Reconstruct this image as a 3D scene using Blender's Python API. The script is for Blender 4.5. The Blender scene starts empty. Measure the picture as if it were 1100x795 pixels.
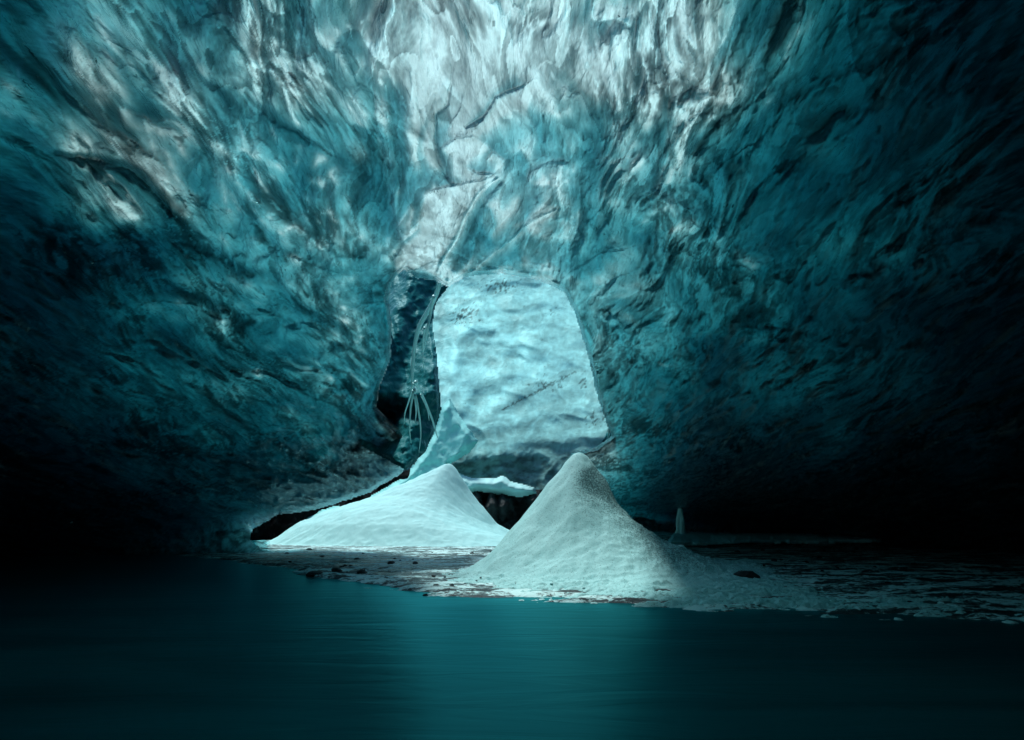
import bpy, math, random
import numpy as np
from mathutils import Vector, noise as mnoise

sc = bpy.context.scene
COL = sc.collection
random.seed(7)
R = math.radians

# ------------------------------------------------------------------ camera
CAM_Z = 1.3
TILT = R(14.45)
F = 611.0                       # focal length in photo pixels (photo is 1100 wide)
cam_d = bpy.data.cameras.new('camera')
cam_d.sensor_width = 36
cam_d.lens = 36 * F / 1100
cam_d.clip_end = 2000
cam = bpy.data.objects.new('camera', cam_d)
COL.objects.link(cam)
cam.location = (0, 0, CAM_Z)
cam.rotation_euler = (math.pi / 2 + TILT, 0, 0)
sc.camera = cam

# ------------------------------------------------------------------ sky, sun, exposure
S = np.array([-0.24, 0.10, 0.96]); S /= np.linalg.norm(S)      # direction towards the sun
world = bpy.data.worlds.new('World'); sc.world = world; world.use_nodes = True
wn = world.node_tree.nodes; wl = world.node_tree.links
bg = wn['Background']
sky = wn.new('ShaderNodeTexSky'); sky.sky_type = 'NISHITA'; sky.sun_disc = False
sky.sun_elevation = math.asin(S[2]); sky.sun_rotation = math.atan2(S[0], S[1])
wl.new(sky.outputs[0], bg.inputs[0]); bg.inputs[1].default_value = 0.055
sun_d = bpy.data.lights.new('sun', 'SUN'); sun_d.energy = 1.5; sun_d.angle = R(11); sun_d.color = (1.0, 1.0, 0.97)
sun = bpy.data.objects.new('sun', sun_d); COL.objects.link(sun)
sun.rotation_euler = Vector((-S[0], -S[1], -S[2])).to_track_quat('-Z', 'Y').to_euler()
sun.location = (0, 0, 40)
sc.view_settings.view_transform = 'Standard'; sc.view_settings.look = 'None'
sc.view_settings.gamma = 1; sc.view_settings.use_curve_mapping = False
sc.view_settings.exposure = 1.3
sc.cycles.max_bounces = 8; sc.cycles.diffuse_bounces = 4; sc.cycles.glossy_bounces = 3
sc.cycles.transparent_max_bounces = 24; sc.cycles.volume_bounces = 0
sc.cycles.use_denoising = True
sc.cycles.sample_clamp_indirect = 4

# ------------------------------------------------------------------ geometry of the photograph
def ray(px, py):
    """world direction (y = 1) seen at photo pixel px, py"""
    px = np.asarray(px, float); py = np.asarray(py, float)
    u = (px - 550) / F; v = (397.5 - py) / F
    c, s = math.cos(TILT), math.sin(TILT)
    dy = c - v * s; dz = s + v * c
    return u / dy, dz / dy
def at(px, py, y):
    a, b = ray(px, py)
    return np.stack([a * y, np.zeros_like(a) + y, CAM_Z + b * y], -1)
def ground_at(px, py):
    a, b = ray(px, py); y = -CAM_Z / b
    return a * y, y
def project(X, Y, Z):
    c, s = math.cos(TILT), math.sin(TILT)
    zz = Z - CAM_Z
    d = Y * c + zz * s; up = -Y * s + zz * c
    d = np.where(d < 0.02, 0.02, d)
    return np.clip(550 + F * X / d, -4000, 5000), np.clip(397.5 - F * up / d, -4000, 4000)

# ------------------------------------------------------------------ noise
rng = np.random.RandomState(11)
_perm = rng.permutation(512).astype(np.int64)
_grad = rng.normal(size=(512, 3)); _grad /= np.linalg.norm(_grad, axis=1)[:, None]
def perlin(x, y, z):
    xi = np.floor(x).astype(np.int64); yi = np.floor(y).astype(np.int64); zi = np.floor(z).astype(np.int64)
    xf = x - xi; yf = y - yi; zf = z - zi
    u = xf * xf * xf * (xf * (xf * 6 - 15) + 10); v = yf * yf * yf * (yf * (yf * 6 - 15) + 10); w = zf * zf * zf * (zf * (zf * 6 - 15) + 10)
    def g(a, b, c):
        h = _perm[(_perm[(_perm[(xi + a) & 511] + yi + b) & 511] + zi + c) & 511]
        gr = _grad[h]
        return gr[..., 0] * (xf - a) + gr[..., 1] * (yf - b) + gr[..., 2] * (zf - c)
    x00 = g(0, 0, 0) * (1 - u) + g(1, 0, 0) * u; x10 = g(0, 1, 0) * (1 - u) + g(1, 1, 0) * u
    x01 = g(0, 0, 1) * (1 - u) + g(1, 0, 1) * u; x11 = g(0, 1, 1) * (1 - u) + g(1, 1, 1) * u
    return ((x00 * (1 - v) + x10 * v) * (1 - w) + (x01 * (1 - v) + x11 * v) * w) * 1.6
def fbm(x, y, z, o=4, g=0.5):
    r = 0; a = 1; t = 0
    for i in range(o):
        r = r + a * perlin(x * 2 ** i + 17.3 * i, y * 2 ** i + 5.1 * i, z * 2 ** i + 9.7 * i); t += a; a *= g
    return r / t
def ridged(x, y, z, o=4, g=0.5):
    r = 0; a = 1; t = 0
    for i in range(o):
        r = r + a * (1 - np.abs(perlin(x * 2 ** i + 31.3 * i, y * 2 ** i + 8.1 * i, z * 2 ** i + 3.7 * i)) * 2); t += a; a *= g
    return r / t
def gauss(x, y, cx, cy, sx, sy): return np.exp(-((x - cx) / sx) ** 2 - ((y - cy) / sy) ** 2)
def sstep(a, b, x):
    t = np.clip((x - a) / (b - a), 0, 1); return t * t * (3 - 2 * t)
def dist_poly(px, py, pts, closed=False):
    """distance to a polyline, with the position along it and the side"""
    best = np.full(px.shape, 1e9); side = np.zeros(px.shape); along = np.zeros(px.shape)
    n = len(pts) if closed else len(pts) - 1
    for i in range(n):
        (x0, y0), (x1, y1) = pts[i], pts[(i + 1) % len(pts)]
        dx, dy = x1 - x0, y1 - y0; L = dx * dx + dy * dy
        t = np.clip(((px - x0) * dx + (py - y0) * dy) / L, 0, 1)
        d = np.hypot(px - x0 - t * dx, py - y0 - t * dy)
        m = d < best
        best[m] = d[m]; side[m] = np.sign(dx * (py - y0) - dy * (px - x0))[m]; along[m] = ((i + t) / n)[m]
    return best, side, along
def inside(px, py, pts):
    r = np.zeros(px.shape, bool); j = len(pts) - 1
    for i in range(len(pts)):
        xi, yi = pts[i]; xj, yj = pts[j]
        if yi != yj:
            c = ((yi > py) != (yj > py)) & (px < (xj - xi) * (py - yi) / (yj - yi) + xi)
            r ^= c
        j = i
    return r
def sdf(px, py, pts):
    d, _, _ = dist_poly(px, py, pts, True)
    return np.where(inside(px, py, pts), -d, d)

# ------------------------------------------------------------------ materials
def mat(name):
    m = bpy.data.materials.new(name); m.use_nodes = True
    nt = m.node_tree; nt.nodes.clear()
    out = nt.nodes.new('ShaderNodeOutputMaterial')
    return m, nt, out
def N(nt, t, **kw):
    n = nt.nodes.new(t)
    for k, v in kw.items():
        if k.startswith('i_'):
            key = k[2:]; n.inputs[int(key) if key.isdigit() else key].default_value = v
        else: setattr(n, k, v)
    return n
def ramp(nt, fac, stops):
    r = nt.nodes.new('ShaderNodeValToRGB'); e = r.color_ramp.elements
    while len(e) < len(stops): e.new(0.5)
    for k, (p, c) in enumerate(stops):
        e[k].position = p; e[k].color = (c, c, c, 1) if not isinstance(c, tuple) else (*c, 1)
    nt.links.new(fac, r.inputs[0]); return r.outputs[0]
def mixc(nt, fac, a, b, mode='MIX'):
    m = nt.nodes.new('ShaderNodeMix'); m.data_type = 'RGBA'; m.blend_type = mode
    for s_, v in ((m.inputs[0], fac), (m.inputs[6], a), (m.inputs[7], b)):
        if hasattr(v, 'is_linked'): nt.links.new(v, s_)
        else: s_.default_value = v if isinstance(v, float) else (*v, 1)
    return m.outputs[2]
def coords(nt, scale=(1, 1, 1), rot=(0, 0, 0)):
    g = nt.nodes.new('ShaderNodeNewGeometry'); m = nt.nodes.new('ShaderNodeMapping')
    m.inputs['Scale'].default_value = scale; m.inputs['Rotation'].default_value = rot
    nt.links.new(g.outputs['Position'], m.inputs[0]); return m.outputs[0]
def ntex(nt, vec, scale, detail=4, rough=0.55, dist=0.0, typ='FBM'):
    n = N(nt, 'ShaderNodeTexNoise', i_Scale=scale, i_Detail=detail, i_Roughness=rough, i_Distortion=dist)
    nt.links.new(vec, n.inputs['Vector']); return n.outputs[0]

def ice_material(name, clear=0.05, white=0.06, stretch=0.28, tint=(0.80, 0.98, 0.97), dens=3.2, dirt=True, rough=0.1, bump=1.0, dist=0.16, ior=1.31, milk=True, k=1.0, mlo=0.45):
    m, nt, out = mat(name); L = nt.links.new
    v = coords(nt, (1, stretch, 1)); vv = coords(nt, (1, 0.16, 1)); vi = coords(nt, (1, 1, 1))
    def ridge(vec, scale, detail, off=0.9, gain=1.6):
        n = N(nt, 'ShaderNodeTexNoise', noise_type='RIDGED_MULTIFRACTAL', i_Scale=scale, i_Detail=detail, i_Roughness=0.55, i_Distortion=0.25)
        n.inputs['Offset'].default_value = off; n.inputs['Gain'].default_value = gain
        L(vec, n.inputs['Vector']); return n.outputs[0]
    # shape of the surface: long melt rills, sharp small scallops, crystals
    r1 = ridge(v, 2.2 * k, 5); r2 = ntex(nt, v, 9 * k, 5, 0.62, 0.3); r3 = ntex(nt, vi, 26 * k, 3, 0.6)
    def mad(a, b, c):
        n = N(nt, 'ShaderNodeMath', operation='MULTIPLY_ADD')
        for i_, x_ in enumerate((a, b, c)):
            if hasattr(x_, 'is_linked'): L(x_, n.inputs[i_])
            else: n.inputs[i_].default_value = x_
        return n.outputs[0]
    h = mad(r1, 0.30, mad(r2, 0.32, mad(r3, 0.05, 0.0)))
    bp = N(nt, 'ShaderNodeBump', i_Strength=bump, i_Distance=dist); L(h, bp.inputs['Height'])
    # colour: clear ice with milky bubble bands, thin dirt veins and specks
    f3 = ntex(nt, vi, 0.9, 3, 0.5, 0.5)
    milky = ramp(nt, ntex(nt, vv, 3.1 * k, 7, 0.72, 0.5), [(0.36, 0.42), (0.62, 1.0)])
    col = mixc(nt, milky, tuple(c * mlo for c in tint), tint)
    if dirt:
        ve = ramp(nt, ridge(vv, 3.0, 4, 1.0, 2.0), [(0.0, 0.0), (1.0, 1.0)])
        patch = ramp(nt, f3, [(0.48, 0.0), (0.64, 1.0)])
        sp = ramp(nt, ntex(nt, vv, 12, 6, 0.72, 0.2), [(0.60, 0.0), (0.66, 1.0)])
        sm = N(nt, 'ShaderNodeMath', operation='MULTIPLY'); L(sp, sm.inputs[0]); L(patch, sm.inputs[1])
        col = mixc(nt, sm.outputs[0], col, (0.02, 0.06, 0.065))
    if milk:
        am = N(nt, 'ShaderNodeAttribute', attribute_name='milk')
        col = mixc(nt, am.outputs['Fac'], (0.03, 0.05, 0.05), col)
    tr = N(nt, 'ShaderNodeBsdfTranslucent'); L(col, tr.inputs[0]); L(bp.outputs[0], tr.inputs['Normal'])
    df = N(nt, 'ShaderNodeBsdfDiffuse'); L(col, df.inputs[0]); L(bp.outputs[0], df.inputs['Normal'])
    m1 = N(nt, 'ShaderNodeMixShader', i_0=white); L(tr.outputs[0], m1.inputs[1]); L(df.outputs[0], m1.inputs[2])
    tp = N(nt, 'ShaderNodeBsdfTransparent')
    m2 = N(nt, 'ShaderNodeMixShader', i_0=clear); L(m1.outputs[0], m2.inputs[1]); L(tp.outputs[0], m2.inputs[2])
    gl = N(nt, 'ShaderNodeBsdfGlossy', i_Roughness=rough); gl.inputs[0].default_value = (0.62, 0.95, 1.0, 1); L(bp.outputs[0], gl.inputs['Normal'])
    fr = N(nt, 'ShaderNodeFresnel', i_IOR=ior); L(bp.outputs[0], fr.inputs['Normal'])
    m3 = N(nt, 'ShaderNodeMixShader'); L(fr.outputs[0], m3.inputs[0]); L(m2.outputs[0], m3.inputs[1]); L(gl.outputs[0], m3.inputs[2])
    at_ = N(nt, 'ShaderNodeAttribute', attribute_name='outer')
    tp2 = N(nt, 'ShaderNodeBsdfTransparent')
    m4 = N(nt, 'ShaderNodeMixShader'); L(at_.outputs['Fac'], m4.inputs[0]); L(m3.outputs[0], m4.inputs[1]); L(tp2.outputs[0], m4.inputs[2])
    L(m4.outputs[0], out.inputs[0])
    if dens:
        va = N(nt, 'ShaderNodeVolumeAbsorption', i_Density=dens); va.inputs[0].default_value = (0.25, 0.675, 0.71, 1)
        L(va.outputs[0], out.inputs[1])
    return m

def simple(name, col, rough=0.6, bump_scale=20, bump=0.3, dist=0.03, col2=None, cscale=3, spec=0.5, stretch=(1, 1, 1), sss=0.0):
    m, nt, out = mat(name); L = nt.links.new
    p = N(nt, 'ShaderNodeBsdfPrincipled', i_Roughness=rough); p.inputs['Specular IOR Level'].default_value = spec
    v = coords(nt, stretch)
    bp = N(nt, 'ShaderNodeBump', i_Strength=bump, i_Distance=dist); L(ntex(nt, v, bump_scale, 6, 0.65), bp.inputs['Height']); L(bp.outputs[0], p.inputs['Normal'])
    c = mixc(nt, ramp(nt, ntex(nt, v, cscale, 6, 0.65, 0.5), [(0.35, 0.0), (0.65, 1.0)]), col, col2 or tuple(x * 0.7 for x in col))
    L(c, p.inputs['Base Color']); L(p.outputs[0], out.inputs[0])
    if sss:
        p.inputs['Subsurface Weight'].default_value = sss; p.inputs['Subsurface Radius'].default_value = (0.05, 0.15, 0.2); p.inputs['Subsurface Scale'].default_value = 1
    return m

M_ICE = ice_material('ice')
M_WALL = ice_material('wall_ice', clear=0.0, white=0.93, stretch=0.8, tint=(0.42, 0.98, 0.96), dens=3.2, dirt=False, rough=0.35, bump=0.34, dist=0.2, ior=1.08, milk=True, k=0.35, mlo=0.95)
M_BANK = ice_material('bank_ice', clear=0.0, white=0.8, stretch=0.8, tint=(0.36, 0.90, 0.88), dens=0, dirt=False, rough=0.35, bump=0.2, dist=0.15, ior=1.1, milk=False, k=0.3, mlo=0.85)
M_STREAM = ice_material('clear_ice', clear=0.0, white=0.6, stretch=1, tint=(0.6, 1.0, 1.0), dens=0, dirt=False, mlo=0.9, rough=0.3, bump=0.2, dist=0.05, milk=False)

# ------------------------------------------------------------------ mesh helpers
def link(name, verts, faces, material, parent=None, smooth=True, outer=None, vattr=None):
    me = bpy.data.meshes.new(name)
    verts = np.asarray(verts, np.float32)
    faces = np.asarray(faces, np.int32) if not isinstance(faces, list) else faces
    if isinstance(faces, list):
        me.from_pydata([tuple(map(float, v)) for v in verts], [], faces)
    else:
        k = faces.shape[1]
        me.vertices.add(len(verts)); me.vertices.foreach_set('co', verts.ravel())
        me.loops.add(faces.size); me.loops.foreach_set('vertex_index', faces.ravel())
        me.polygons.add(len(faces)); me.polygons.foreach_set('loop_start', np.arange(0, faces.size, k, dtype=np.int32))
        me.update(calc_edges=True)
    if outer is not None:
        a = me.attributes.new('outer', 'FLOAT', 'FACE'); a.data.foreach_set('value', outer.astype(np.float32))
    for an, av in (vattr or {}).items():
        a = me.attributes.new(an, 'FLOAT', 'POINT'); a.data.foreach_set('value', np.asarray(av, np.float32))
    me.polygons.foreach_set('use_smooth', [smooth] * len(me.polygons))
    me.validate(); me.materials.append(material)
    o = bpy.data.objects.new(name, me); COL.objects.link(o)
    if parent: o.parent = parent
    return o
def tag(o, label=None, cat=None, group=None, kind=None):
    if label: o['label'] = label
    if cat: o['category'] = cat
    if group: o['group'] = group
    if kind: o['kind'] = kind
    return o
def grid_faces(nr, nc, keep=None):
    i = np.arange(nr - 1)[:, None] * nc + np.arange(nc - 1)[None, :]
    f = np.stack([i, i + 1, i + nc + 1, i + nc], -1)
    return f[keep] if keep is not None else f.reshape(-1, 4)
def compact(verts, faces):
    used = np.zeros(len(verts), bool); used[faces.ravel()] = True
    idx = np.cumsum(used) - 1
    return verts[used], idx[faces], used
def shell(V, O, f, sides_outer=1.0):
    """close an inner sheet V with an outer sheet O; returns verts, faces, outer flag"""
    n = len(V)
    e = np.concatenate([f[:, [0, 1]], f[:, [1, 2]], f[:, [2, 3]], f[:, [3, 0]]])
    key = np.sort(e, 1); key = key[:, 0].astype(np.int64) * n + key[:, 1]
    _, inv, cnt = np.unique(key, return_inverse=True, return_counts=True)
    b = e[cnt[inv.ravel()] == 1]
    side = np.stack([b[:, 1], b[:, 0], b[:, 0] + n, b[:, 1] + n], 1)
    faces = np.concatenate([f, f[:, ::-1] + n, side])
    flag = np.concatenate([np.zeros(len(f)), np.ones(len(f)), np.full(len(side), sides_outer)])
    return np.concatenate([V, O]), faces, flag

# ------------------------------------------------------------------ the ice ceiling
# what the chamber beyond opens up: the arch of the moulin and the gap under the left lip
HOLE = [(482, 308), (500, 297), (540, 294), (580, 301), (606, 314), (617, 335), (625, 360), (634, 392), (640, 420), (650, 450),
        (657, 468), (640, 480), (615, 487), (603, 500), (594, 530), (590, 1500), (300, 1500), (298, 640), (284, 592), (268, 580), (272, 568), (296, 554), (345, 546), (398, 529),
        (430, 509), (448, 490), (456, 478), (444, 472), (430, 462), (416, 450), (404, 436), (408, 414), (419, 389), (421, 350), (417, 321), (421, 303), (434, 289), (448, 299), (468, 301)]
LX = [40, 100, 165, 230, 295, 360, 425, 490, 555, 620, 685, 750, 815, 880, 945, 1005, 1100]
LY = [-60, 95, 150, 210, 265, 320, 380, 440, 490, 530, 570]
LG = [
 [42, 83, 61, 76, 127, 117, 126, 231, 177, 175, 118, 160, 68, 65, 39, 15, 14],
 [57, 120, 78, 87, 147, 128, 139, 263, 200, 205, 139, 205, 80, 71, 42, 18, 21],
 [58, 101, 113, 88, 102, 96, 125, 214, 133, 142, 115, 100, 65, 66, 24, 34, 16],
 [29, 91, 140, 92, 77, 100, 111, 196, 174, 152, 93, 99, 66, 43, 40, 31, 17],
 [28, 22, 31, 111, 115, 126, 143, 141, 178, 104, 60, 100, 52, 74, 41, 30, 23],
 [19, 35, 47, 87, 99, 107, 43, 150, 160, 125, 127, 53, 64, 37, 22, 17, 9],
 [25, 35, 43, 57, 67, 94, 50, 140, 150, 128, 78, 40, 30, 40, 37, 9, 2],
 [18, 32, 51, 65, 62, 90, 30, 120, 130, 118, 30, 45, 42, 41, 18, 29, 2],
 [16, 32, 44, 60, 68, 58, 30, 90, 110, 70, 26, 20, 16, 12, 12, 10, 6],
 [9, 15, 24, 34, 40, 42, 30, 60, 70, 36, 14, 8, 6, 5, 5, 4, 3],
 [4, 5, 10, 15, 22, 28, 30, 30, 30, 15, 8, 4, 3, 3, 3, 3, 3]]
LG = np.array(LG, float)
def lum_map(px, py):
    def prep(arr, v):
        arr = np.array(arr, float); i = np.clip(np.searchsorted(arr, v) - 1, 0, len(arr) - 2)
        t = np.clip((v - arr[i]) / (arr[i + 1] - arr[i]), 0, 1); return i, t * t * (3 - 2 * t)
    i, s = prep(LX, px); j, t = prep(LY, py)
    g = (LG[j, i] * (1 - s) + LG[j, i + 1] * s) * (1 - t) + (LG[j + 1, i] * (1 - s) + LG[j + 1, i + 1] * s) * t
    return g
# strokes seen in the ice: (points, half width px, change of log brightness, radial relief in m, softness)
STROKES = [
 ([(60, 166), (115, 172), (145, 184), (170, 208), (182, 224)], 6, -3.2, 0.5),
 ([(182, 224), (208, 252), (222, 258)], 4.5, -2.8, 0.3),
 ([(196, 262), (232, 272), (272, 294)], 5, -2.2, 0.3),
 ([(262, 100), (292, 128), (318, 142), (356, 166)], 2.4, -1.4, 0.15),
 ([(318, 142), (330, 152), (350, 162)], 2.2, -1.2, 0.1),
 ([(345, 262), (366, 274), (392, 276)], 2.4, -1.3, 0.1),
 ([(306, 322), (334, 336), (358, 350)], 2.6, -1.6, 0.12),
 ([(330, 358), (365, 370), (400, 388)], 2.6, -1.8, 0.12),
 ([(170, 312), (215, 320), (245, 334)], 6, -1.6, 0.3),
 ([(130, 352), (180, 366), (230, 392), (270, 402)], 7, -1.0, 0.3),
 ([(240, 370), (268, 382), (300, 398)], 10, -0.9, 0.3),
 ([(100, 430), (150, 436), (200, 448), (260, 470)], 8, -0.6, 0.2),
 ([(200, 478), (260, 500), (330, 505), (400, 500)], 6, -0.5, 0.2),
 ([(128, 178), (150, 196), (172, 216)], 5, 0.35, -0.1),
 ([(92, 240), (118, 240), (150, 232)], 7, 1.6, -0.1),
 ([(112, 200), (125, 206), (140, 220)], 6, 1.1, -0.1),
 ([(118, 335), (160, 322), (200, 328), (240, 350)], 6, 0.6, -0.15),
 ([(250, 408), (268, 402), (280, 406)], 4, 0.7, -0.1),
 ([(300, 425), (330, 440), (350, 462), (390, 470)], 8, 0.6, -0.15),
 ([(255, 556), (300, 549), (350, 541), (400, 524), (430, 503)], 3.5, 1.3, -0.1),
 ([(330, 490), (360, 484), (395, 470)], 2.5, 0.7, 0.0),
 # the flap at the left of the hollow
 ([(434, 286), (420, 304), (417, 330), (421, 365), (417, 390), (405, 414), (392, 428), (379, 440)], 3.0, 1.8, -0.25),
 # dark fold and bright folds at the top centre
 ([(402, 92), (404, 130), (412, 170)], 4, -0.7, 0.2),
 ([(414, 92), (420, 140), (426, 190), (424, 240)], 3, 0.35, -0.15),
 ([(416, 200), (422, 235), (430, 258)], 6, -0.6, 0.2),
 ([(484, 92), (480, 112), (468, 124), (468, 165), (480, 190)], 2.4, -0.5, 0.2),
 ([(560, 92), (532, 104), (520, 124), (500, 136)], 2.6, -0.45, 0.15),
 ([(470, 160), (478, 182), (486, 196)], 4, -0.7, 0.2),
 ([(476, 162), (490, 150), (508, 146), (520, 152)], 7, 0.3, -0.15),
 # the bright snow dusted crevice and its edge
 ([(500, 196), (528, 192)], 6, 0.45, -0.1),
 ([(454, 210), (478, 218), (492, 224)], 9, 0.35, 0.0),
 ([(440, 278), (458, 250), (476, 240)], 17, 0.55, 0.0),
 ([(430, 288), (455, 280), (470, 272)], 7, 0.5, 0.0),
 ([(534, 192), (516, 206), (500, 234), (488, 262), (470, 292)], 3.2, 0.75, -0.3),
 ([(538, 196), (522, 210), (506, 240), (492, 272), (478, 300)], 5, -0.45, 0.25),
 ([(424, 292), (422, 276), (430, 262)], 2.5, -0.9, 0.2),
 ([(596, 226), (570, 240), (545, 262), (515, 286), (494, 306)], 2.6, 0.5, -0.2),
 ([(545, 262), (535, 275), (520, 290)], 5, -0.6, 0.15),
 ([(590, 240), (600, 236), (612, 238)], 3, 0.9, -0.1),
 ([(590, 196), (593, 215), (600, 224)], 5, -0.6, 0.2),
 ([(574, 190), (572, 205), (576, 216)], 2.5, -1.0, 0.1),
 ([(582, 124), (584, 140), (583, 152)], 3, -0.8, 0.1),
 ([(640, 118), (650, 138), (646, 152)], 3, -0.9, 0.1),
 ([(672, 106), (680, 122), (672, 134)], 3.5, -0.8, 0.1),
 # outline of the arch
 ([(482, 304), (500, 293), (530, 290), (580, 297), (610, 311), (622, 335), (632, 362)], 2.5, 0.3, -0.1),
 ([(505, 289), (530, 285), (570, 291), (600, 302)], 2.5, -0.5, 0.15),
 ([(626, 338), (640, 360), (652, 392), (664, 430)], 7, -0.6, 0.25),
 ([(700, 282), (676, 300), (652, 330), (650, 350)], 6, -0.5, 0.2),
 ([(690, 300), (672, 320), (660, 340)], 5, -0.6, 0.2),
 ([(660, 380), (648, 392), (640, 398)], 4, -1.4, 0.15),
 ([(764, 312), (780, 300), (800, 292)], 8, -0.7, 0.2),
 ([(756, 216), (774, 240), (784, 260)], 6, -0.5, 0.2),
 ([(836, 184), (850, 172), (864, 162)], 7, -1.0, 0.2),
 ([(900, 118), (925, 110), (940, 96)], 8, -0.8, 0.2),
 ([(830, 292), (856, 286), (884, 286)], 3.5, 1.0, -0.1),
 ([(704, 130), (724, 118), (760, 104)], 8, 0.35, -0.15),
 ([(704, 320), (740, 322), (790, 306)], 4, 0.5, -0.1),
 ([(704, 380), (730, 376), (760, 352)], 6, 0.3, -0.15),
 ([(800, 402), (808, 412), (820, 430)], 4, 1.1, -0.1),
 ([(650, 440), (680, 450), (710, 468)], 8, -0.6, 0.2),
]
def warp_flow(X, Y, Z):
    w1 = fbm(X * 0.22, Y * 0.16, Z * 0.22, 3); w2 = fbm(X * 0.22 + 40, Y * 0.16, Z * 0.22 + 9, 3)
    w3 = fbm(X * 0.9, Y * 0.45, Z * 0.9, 2); w4 = fbm(X * 0.9 + 7, Y * 0.45 + 3, Z * 0.9, 2)
    return X + 1.4 * w1 + 0.35 * w3, Y + 2.0 * w2, Z + 1.1 * w2 + 0.3 * w4

def dense(a0, a1, step, coarse):
    return np.concatenate([np.arange(a0, a1, step)] + [])
az = np.concatenate([np.linspace(-180, -60, 40)[:-1], np.linspace(-60, -44, 40)[:-1], np.linspace(-44, 44, 760)[:-1], np.linspace(44, 60, 40)[:-1], np.linspace(60, 180, 40)])
el = np.concatenate([np.linspace(-9, -3, 16)[:-1], np.linspace(-3, 48, 470)[:-1], np.linspace(48, 60, 30)[:-1], np.linspace(60, 89.5, 24)])
AZ, EL = np.meshgrid(np.radians(az), np.radians(el))
DX = np.cos(EL) * np.sin(AZ); DY = np.cos(EL) * np.cos(AZ); DZ = np.sin(EL)
def ceil_z(x, y):
    yy = np.where(y > 0, y, y * 1.3)
    return 1.9 + 5.6 * np.exp(-(yy / 13.0) ** 2) - 0.008 * x * x
lo = np.full(AZ.shape, 0.5); hi = np.full(AZ.shape, 60.0)
for _ in range(26):
    t = (lo + hi) / 2
    above = CAM_Z + DZ * t > ceil_z(DX * t, DY * t)
    hi = np.where(above, t, hi); lo = np.where(above, lo, t)
Rb = (lo + hi) / 2
azd = np.degrees(AZ)
capY = 21 + 15 * sstep(-3, 6, azd)
cap = capY / np.maximum(DY, 0.05)
cap = np.minimum(cap, 34 - 0 * cap)
cap = np.where(DY < 0.05, 20, cap)
k = 2.0
Rb = -np.log(np.exp(-Rb / k) + np.exp(-cap / k)) * k            # smooth minimum
X0, Y0, Z0 = DX * Rb, DY * Rb, CAM_Z + DZ * Rb
PX, PY = project(X0, Y0, Z0)
front = (DY > 0.1) & (PX > -300) & (PX < 1400) & (PY > -400)
# relief
wx, wy, wz = warp_flow(X0, Y0, Z0)
big = fbm(wx * 0.30, wy * 0.16, wz * 0.3, 3)
fold = ridged(wx * 0.75, wy * 0.22, wz * 0.75, 3)
scal = np.abs(perlin(wx * 1.5, wy * 0.62, wz * 1.5))
scal2 = np.abs(perlin(wx * 3.4 + 9, wy * 1.5, wz * 3.4))
fine = ridged(wx * 5.0, wy * 1.6, wz * 5.0, 4, 0.6)
calm = np.exp(-(((PX - 500 + 0.25 * (PY - 190)) / 92) ** 4) - ((PY - 170) / 135) ** 4)      # the smooth melt worn ice at the top centre
calm = np.clip(calm + 0.4 * np.exp(-((PX - 400) / 40) ** 2 - ((PY - 200) / 90) ** 2), 0, 1)
rough = 1 - 0.80 * calm
fib = ridged(wx * 2.6, wy * 0.42, wz * 2.6, 5, 0.7)                    # long fibres running into the depth
fib2 = fbm(wx * 7, wy * 1.0, wz * 7, 4, 0.75)
bands = perlin(wx * 1.0 + 3, wy * 0.2, wz * 1.0)
crys = fbm(wx * 9, wy * 5, wz * 9, 3, 0.8)
rel = 0.5 * big + rough * (-0.14 * fold - 0.38 * scal - 0.15 * scal2 - 0.055 * fine)
dl = rough * (0.9 * (fold - 0.35) + 1.0 * (scal - 0.25) + 0.8 * (scal2 - 0.25) + 0.9 * (fine - 0.4)) + 0.6 * big
dl += rough * (1.1 * (fib - 0.4) + 0.7 * fib2 + 0.9 * bands * sstep(0.05, 0.5, np.abs(bands)) + 0.35 * crys) + 0.25 * (1 - rough) * (fib - .4)
dl -= rough * 1.6 * sstep(0.30, 0.55, fbm(wx * 1.5 + 11, wy * 0.3, wz * 1.5, 4, 0.65))
milk_shade_v = 1 - 0.8 * rough * sstep(0.33, 0.45, fbm(wx * 3.1 + 5, wy * 0.42, wz * 3.1, 5, 0.75))
sawn = 2.6 * fbm(wx * 0.75 + 2, wy * 0.17, wz * 0.75, 3, 0.45)
saw = sawn - np.floor(sawn)
saw2n = 3.0 * fbm(wx * 2.0 + 8, wy * 0.5, wz * 2.0, 3, 0.5)
saw2 = saw2n - np.floor(saw2n)
dl += rough * (1.0 * (saw - 0.5) + 0.6 * (saw2 - 0.5)) + 0.2 * (1 - rough) * (saw - .5)
rel += rough * (-0.03 * saw - 0.015 * saw2)
glint = np.maximum(0, ridged(wx * 4.5 + 3, wy * 0.9, wz * 4.5, 3, 0.6) - 0.62) / 0.3
gmask = sstep(0.02, 0.3, fbm(wx * 0.9 + 21, wy * 0.35, wz * 0.9, 3))
dl = dl * 1.12 + (0.25 + 0.75 * rough) * 3.2 * glint ** 1.3 * gmask
lobe = fbm(wx * 0.55 + 31, wy * 0.14, wz * 0.55, 2) 
dl += rough * 1.1 * lobe
pk = fbm(wx * 2.4 + 15, wy * 0.9, wz * 2.4, 5, 0.75); pa = np.zeros_like(PX)
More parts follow.
